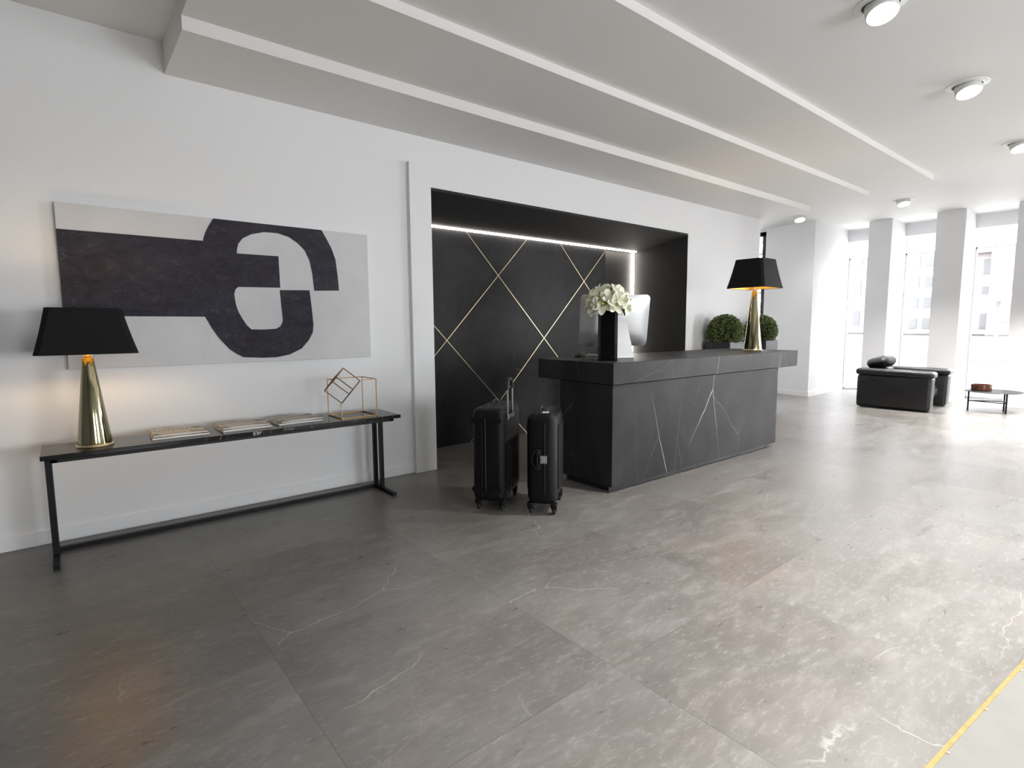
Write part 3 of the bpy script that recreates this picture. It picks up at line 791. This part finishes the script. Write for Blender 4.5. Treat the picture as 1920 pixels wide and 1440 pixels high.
for x in (-.105, .105):
    for y in (.06, .50): wheel(A_, x, y)

B_ = thing('suitcase', 'shorter black hard-shell suitcase with a grey badge by its side handle, against the desk', 'suitcase', (3.02, 3.31, 0), math.radians(-51), 'black suitcases before the desk')
m = rounded_shell(.265, .52, .085, .875, .075, .06, 8); m.build('shell', 'case', B_, 50)
m = MB()
for y in [.11+.06*k for k in range(6)]:
    m.box((.128, y-.014, .2), (.1365, y+.014, .76), .003, 1); m.box((-.1365, y-.014, .2), (-.128, y+.014, .76), .003, 1)
m.build('ribs', 'case', B_)
m = MB(); m.tube([(.03, y, z) for y, z in ((-.003, .2), (-.003, .78), (.02, .845), (.08, .878), (.44, .878), (.5, .845), (.523, .78), (.523, .2), (.5, .12), (.02, .12))], .004, 6, closed=True)
m.build('closing_seam', 'rubber', B_)
m = MB()
arc = [(-.012, -.006, .565)]+[(-.012-.065*math.sin(a), -.006, .485+.082*math.cos(a)) for a in [PI*k/12 for k in range(13)]]+[(-.012, -.006, .40)]
m.tube(arc, .006, 8)
m.tube([(-.012, -.006, .57), (-.012, -.006, .40)], .006, 8)
m.build('handle_surround', 'rubber', B_, True)
m = MB(); m.tube([(-.018, -.004, .555), (-.03, -.02, .54), (-.034, -.024, .485), (-.03, -.02, .43), (-.018, -.004, .415)], .011, 8); m.build('side_handle', 'case', B_, True)
m = MB(); m.box((-.008, -.013, .452), (.048, -.003, .518), .002, 1); bd = m.build('badge', 'tag', B_)
m = MB(); m.tube([(.002, -.014, .505), (.014, -.014, .5), (.02, -.014, .485), (.014, -.014, .47), (.002, -.014, .465)], .0025, 6); m.tube([(.030, -.014, .505), (.030, -.014, .465)], .0022, 6); m.tube([(.041, -.014, .488), (.041, -.014, .482)], .0025, 6)
m.build('badge_emblem', 'ink', bd)
m = MB(); m.tube([(-.03, .12, .865), (-.03, .14, .895), (-.03, .27, .895), (-.03, .29, .865)], .010, 8); m.build('top_handle', 'rubber', B_, True)
m = MB(); m.box((.0, .05, .866), (.055, .085, .878), .002, 1); m.build('top_label', 'whitelabel', B_)
for x in (-.10, .10):
    for y in (.05, .45): wheel(B_, x, y)

# ------------------------------------------------------------------ boxwood balls in planters
def leaf_ball(R, n, seed):
    random.seed(seed); bm = bmesh.new()
    for i in range(n):
        z = random.uniform(-1, 1); a = random.uniform(0, 2*PI); q = math.sqrt(1-z*z)
        nrm = Vector((q*math.cos(a), q*math.sin(a), z)); r = R*random.uniform(.84, 1.05)
        p = nrm*r; dirv = (nrm*1.0+Vector((random.uniform(-1, 1), random.uniform(-1, 1), random.uniform(-.6, 1)))*.8).normalized()
        side = dirv.cross(Vector((random.uniform(-1, 1), random.uniform(-1, 1), random.uniform(-1, 1)))).normalized()
        L_ = random.uniform(.026, .044); w_ = L_*.34; nn = dirv.cross(side)*L_*.12
        v = [bm.verts.new(p), bm.verts.new(p+dirv*L_*.5+side*w_+nn), bm.verts.new(p+dirv*L_), bm.verts.new(p+dirv*L_*.5-side*w_+nn)]
        bm.faces.new((v[0], v[1], v[2])); bm.faces.new((v[0], v[2], v[3]))
    m = MB(); m.merge(bm); return m
lb = leaf_ball(.265, 5200, 4)
def planter(label, loc, rz_ball=0, data=None):
    t = thing('potted_boxwood', label, 'potted plant', loc, 0, 'clipped boxwood balls in square planters')
    hw = .225; m = MB()
    m.box((-hw, -hw, 0), (hw, hw, 1.315), .006, 1)
    m.build('planter', 'pot', t)
    MB().box((-hw+.02, -hw+.02, 1.314), (hw-.02, hw-.02, 1.322)).build('soil', 'soil', t)
    if data is None:
        f = lb.build('foliage', 'leafA', t)
    else:
        f = bpy.data.objects.new('foliage', data); COL.objects.link(f); f.parent = t
    f.location = (0, 0, 1.485*K); f.rotation_euler = (0, 0, rz_ball); 
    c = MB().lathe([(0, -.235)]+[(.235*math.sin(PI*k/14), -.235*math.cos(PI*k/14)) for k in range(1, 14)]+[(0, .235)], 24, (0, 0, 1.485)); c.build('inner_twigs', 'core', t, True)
    return f.data
dd = planter('round clipped boxwood in dark square planter, left of the desk lamp', (8.765, 4.945, 0))
planter('round clipped boxwood in dark square planter, right of the desk lamp', (10.03, 4.955, 0), 2.1, dd)

# ------------------------------------------------------------------ armchair
ch = thing('armchair', 'wide low black leather armchair before the tall windows', 'armchair', (12.55, 3.33, 0))
L = (12.55, 3.33, 0)
def arm(x0, x1, name):
    m = MB(); m.box((x0, 2.76, .012), (x1, 3.94, .635), .055, 5)
    for v in m.bm.verts:      # the front of the arm leans out towards the top
        if v.co.y < 3.1: v.co.y -= .02*max(0, v.co.z-.2)*1.5
    a = m.build(name, 'leather', ch, 60, loc=L)
    m = MB(); m.box((x0-.02, 2.72, .628), (x1+.02, 3.965, .752), .055, 5)
    for v in m.bm.verts: v.co.z -= .022*((3.9-v.co.y)/1.2)**2
    m.build('arm_cushion', 'leather', a, 60, loc=L)
arm(11.90, 12.17, 'armrest'); arm(12.97, 13.24, 'armrest')
m = MB(); m.box((12.17, 3.60, .05), (12.97, 3.95, .735), .06, 5); m.build('backrest', 'leather', ch, 60, loc=L)
m = MB(); m.box((12.165, 2.86, .16), (12.975, 3.66, .44), .13, 6); m.build('seat_cushion', 'leather', ch, 60, loc=L)
m = MB(); m.box((12.2, 3.0, .02), (12.95, 3.6, .18), .02, 2); m.build('seat_base', 'leather', ch, 60, loc=L)
def pillow_mb(w, d, h, mat):
    t = bmesh.new(); bmesh.ops.create_uvsphere(t, u_segments=32, v_segments=18, radius=1)
    for v in t.verts:
        x, y, z = v.co; sq = lambda a: math.copysign(abs(a)**.55, a)
        rr = max(abs(x), abs(y)); v.co = Vector((sq(x)*w/2, sq(y)*d/2, z*h/2*(1-.35*min(1, rr)**4)))
    m = MB(); m.merge(t, mat); return m
hc_ = tag(pillow_mb(.62, .42, .24, Matrix.Translation((12.52, 3.72, .85)) @ Matrix.Rotation(math.radians(-14), 4, 'X')).build('cushion', 'leather', None, 60, loc=(12.52, 3.72, .85)), 'black leather cushion propped on the back of the armchair', 'cushion')

# ------------------------------------------------------------------ side table and bowl
st = thing('side_table', 'small low round side table with three thin black legs beside the armchair', 'side table', (12.93, 2.06, 0))
L = (12.93, 2.06, 0); TT = .375
MB().lathe([(0, 0), (.40, 0), (.405, .006), (.40, .012), (0, .012)], 64, (12.93, 2.06, TT-.012)).build('tabletop', 'black', st, True, loc=L)
legs = [(12.86, 2.40), (12.80, 1.86), (13.13, 1.94)]
for x, y in legs: MB().tube([(x, y, 0), (x, y, TT-.01)], .013, 10).build('leg', 'black', st, True, loc=L)
m = MB()
for a, c in ((0, 1), (1, 2), (2, 0)): m.tube([(*legs[a], .18), (*legs[c], .18)], .008, 8)
m.build('leg_brace', 'black', st, loc=L)
bw = MB(); bw.lathe([(0, 0), (.135, 0), (.15, .008), (.152, .108), (.145, .112), (.138, .105), (.135, .015), (0, .012)], 48)
o = bw.build('bowl', 'amber', None, True); o.location = Vector((12.93, 2.24, TT))*K; tag(o, 'brown smoked glass bowl standing on the small side table', 'bowl')

# ------------------------------------------------------------------ pale board at the lower right
bd = thing('wooden_board', 'pale wooden board with a golden edge lying in the lower right corner', 'board', (2.24, .46, 0), math.atan2(-.11, 1.13))
MB().box((-.9, -1.6, 0), (2.6, -.016, .030), .001, 1).build('board_panel', 'board', bd)
m = MB(); m.box((-.9, -.018, 0), (2.6, 0, .0315), .001, 1)
m.build('edge_band', 'boardedge', bd)
for x in (.15, .55, 1.0): MB().lathe([(0, .034), (.005, .033), (.006, .029)], 10, (x, -.022, 0)).build('pin', 'brass', bd)

# ------------------------------------------------------------------ street outside
o = MB().box((15.2, -60, -.6), (95, 75, -.5)).build('ground_outside', 'pave', None); o['kind'] = 'structure'
def facade_building(label, x, y0, y1, h, mat, ny, nz, wfr=(.5, .55), depth=14, name='building'):
    t = thing(name, label, 'building', (x, (y0+y1)/2, -.5)); L = (x, (y0+y1)/2, -.5)
    MB().box((x, y0, -.5), (x+depth, y1, h)).build('facade_wall', mat, t, loc=L)
    m = MB(); dy = (y1-y0)/ny; dz = (h-1.5)/nz; cnt = 0
    rd = random.Random(int(x*10+y0))
    for i in range(ny):
        for j in range(nz):
            a = y0+dy*(i+.5-wfr[0]/2); c = a+dy*wfr[0]; z = 1.0+dz*(j+.5-wfr[1]/2)
            if cnt < 95: MB().box((x-.03, a, z), (x+.05, c, z+dz*wfr[1])).build('facade_window', 'bwin', t, loc=L); cnt += 1
    m = MB(); m.box((x-.35, y0-.1, h-.5), (x+.1, y1+.1, h)); m.box((x-.2, y0, 1.0), (x+.05, y1, 1.25)); m.build('cornice', mat, t, loc=L)
    return t
facade_building('pale tower with a grid of small windows, seen through the left window', 46, 13.0, 20.0, 30, 'bldB', 7, 13, (.45, .5))
facade_building('light grey tower with close rows of windows, seen through the middle window', 42, 9.2, 12.6, 26, 'bldB', 5, 19, (.6, .5))
facade_building('low rose brick house beside the pale stone one, at the left of the right window', 40, 6.61, 9.19, 6.0, 'bldC', 3, 3)
facade_building('pale stone house with tall windows, seen through the right window', 38, 1.2, 6.6, 15, 'bldA', 4, 4, (.4, .62))
hg = MB()
t = bmesh.new(); bmesh.ops.create_grid(t, x_segments=160, y_segments=10, size=1)
rd = random.Random(3)
for v in t.verts: 
    x, y = v.co.x, v.co.y
    v.co = Vector((24.2+y*.8, 3+x*24, .36+.75*math.sqrt(max(0, 1-y*y))+.1*(1-abs(y))*rd.uniform(0, 1)))
hg.merge(t); o = hg.build('flower_hedge', 'hedge', None); tag(o, 'long low hedge along the far side of the street outside the windows', 'hedge'); o['kind'] = 'stuff'
o = MB().box((22.9, -22, -.5), (25.5, 28, .35)).build('planter_wall', 'kerb', None, loc=(24, 3, -.5)); tag(o, 'long pale raised planter wall holding the hedge outside', 'low wall')
o = MB().box((20.5, -22, -.5), (21.3, 28, -.15)).build('street_kerb', 'kerb', None, loc=(20.9, 3, -.5)); tag(o, 'long pale concrete step before the planter wall outside', 'kerb')
bs_ = thing('street_shelter', 'flat roofed street shelter behind the hedge, seen through the right window', 'shelter', (31, 5.2, -.5)); L = (31, 5.2, -.5)
MB().box((30, 3.6, 2.55), (32, 6.6, 2.8), .08, 2).build('shelter_roof', 'roof', bs_, loc=L)
for y in (3.9, 5.1, 6.3): MB().box((31.4, y-.06, -.5), (31.52, y+.06, 2.55)).build('post', 'roof', bs_, loc=L)

# ------------------------------------------------------------------ light
wd = bpy.data.worlds.new('overcast sky'); scn.world = wd; wd.use_nodes = True
nt = wd.node_tree; bg = nt.nodes['Background']; bg.inputs['Color'].default_value = (.97, .98, 1.0, 1); bg.inputs['Strength'].default_value = 28.0
def portal(loc, rot, sx, sy):
    l = bpy.data.lights.new('window_daylight', 'AREA'); l.shape = 'RECTANGLE'; l.size = sx*K; l.size_y = sy*K
    l.cycles.is_portal = True
    o = bpy.data.objects.new('window_daylight', l); COL.objects.link(o); o.location = Vector(loc)*K; o.rotation_euler = rot
for a, c in gaps: portal((15.08, (a+c)/2, 1.8), (0, PI/2, 0), 3.5, c-a)
portal((14.12, -2.85, 1.45), (0, PI/2, 0), 2.9, 2.5)
l = bpy.data.lights.new('added_side_light', 'AREA'); l.shape = 'RECTANGLE'; l.size = 2.4*K; l.size_y = 1.3*K; l.energy = 230; l.color = (1, .99, .97)  # added lamp standing in for stronger daylight from the right
o = bpy.data.objects.new('added_side_light', l); COL.objects.link(o); o.location = Vector((14.6, -2.7, 1.7))*K; o.rotation_euler = (0, PI/2, math.radians(-28))
portal((13.14, 7.3, 1.95), (0, PI/2, 0), 3.6, 1.9)
for a, c in ADDED_FW: portal(((a+c)/2, YF-.2, 1.5), (PI/2, 0, 0), c-a, 1.6)
# ------------------------------------------------------------------ camera
cd = bpy.data.cameras.new('camera'); cam = bpy.data.objects.new('camera', cd); COL.objects.link(cam)
cd.sensor_fit = 'HORIZONTAL'; cd.sensor_width = 36; cd.lens = 1024.15/1920*36; cd.clip_start = .05; cd.clip_end = 500
R = Vector((.77320713, -.63410868, -.00754391)); U_ = Vector((.07115314, .07492814, .99464718)); Fv = Vector((.63014916, .76960506, -.1030538))
mw = Matrix((( R.x, U_.x, -Fv.x, 0), (R.y, U_.y, -Fv.y, 0), (R.z, U_.z, -Fv.z, 1.585*K), (0, 0, 0, 1)))
cam.matrix_world = mw
scn.camera = cam
vs_ = scn.view_settings; vs_.view_transform = 'Standard'; vs_.look = 'None'; vs_.gamma = 1; vs_.use_curve_mapping = False; vs_.exposure = -0.06
cy_ = scn.cycles; cy_.use_denoising = True; cy_.max_bounces = 8; cy_.diffuse_bounces = 5; cy_.glossy_bounces = 4; cy_.transparent_max_bounces = 12
cy_.sample_clamp_indirect = 8; cy_.caustics_reflective = False; cy_.caustics_refractive = False; cy_.use_adaptive_sampling = True; cy_.adaptive_threshold = .04; cy_.adaptive_min_samples = 16
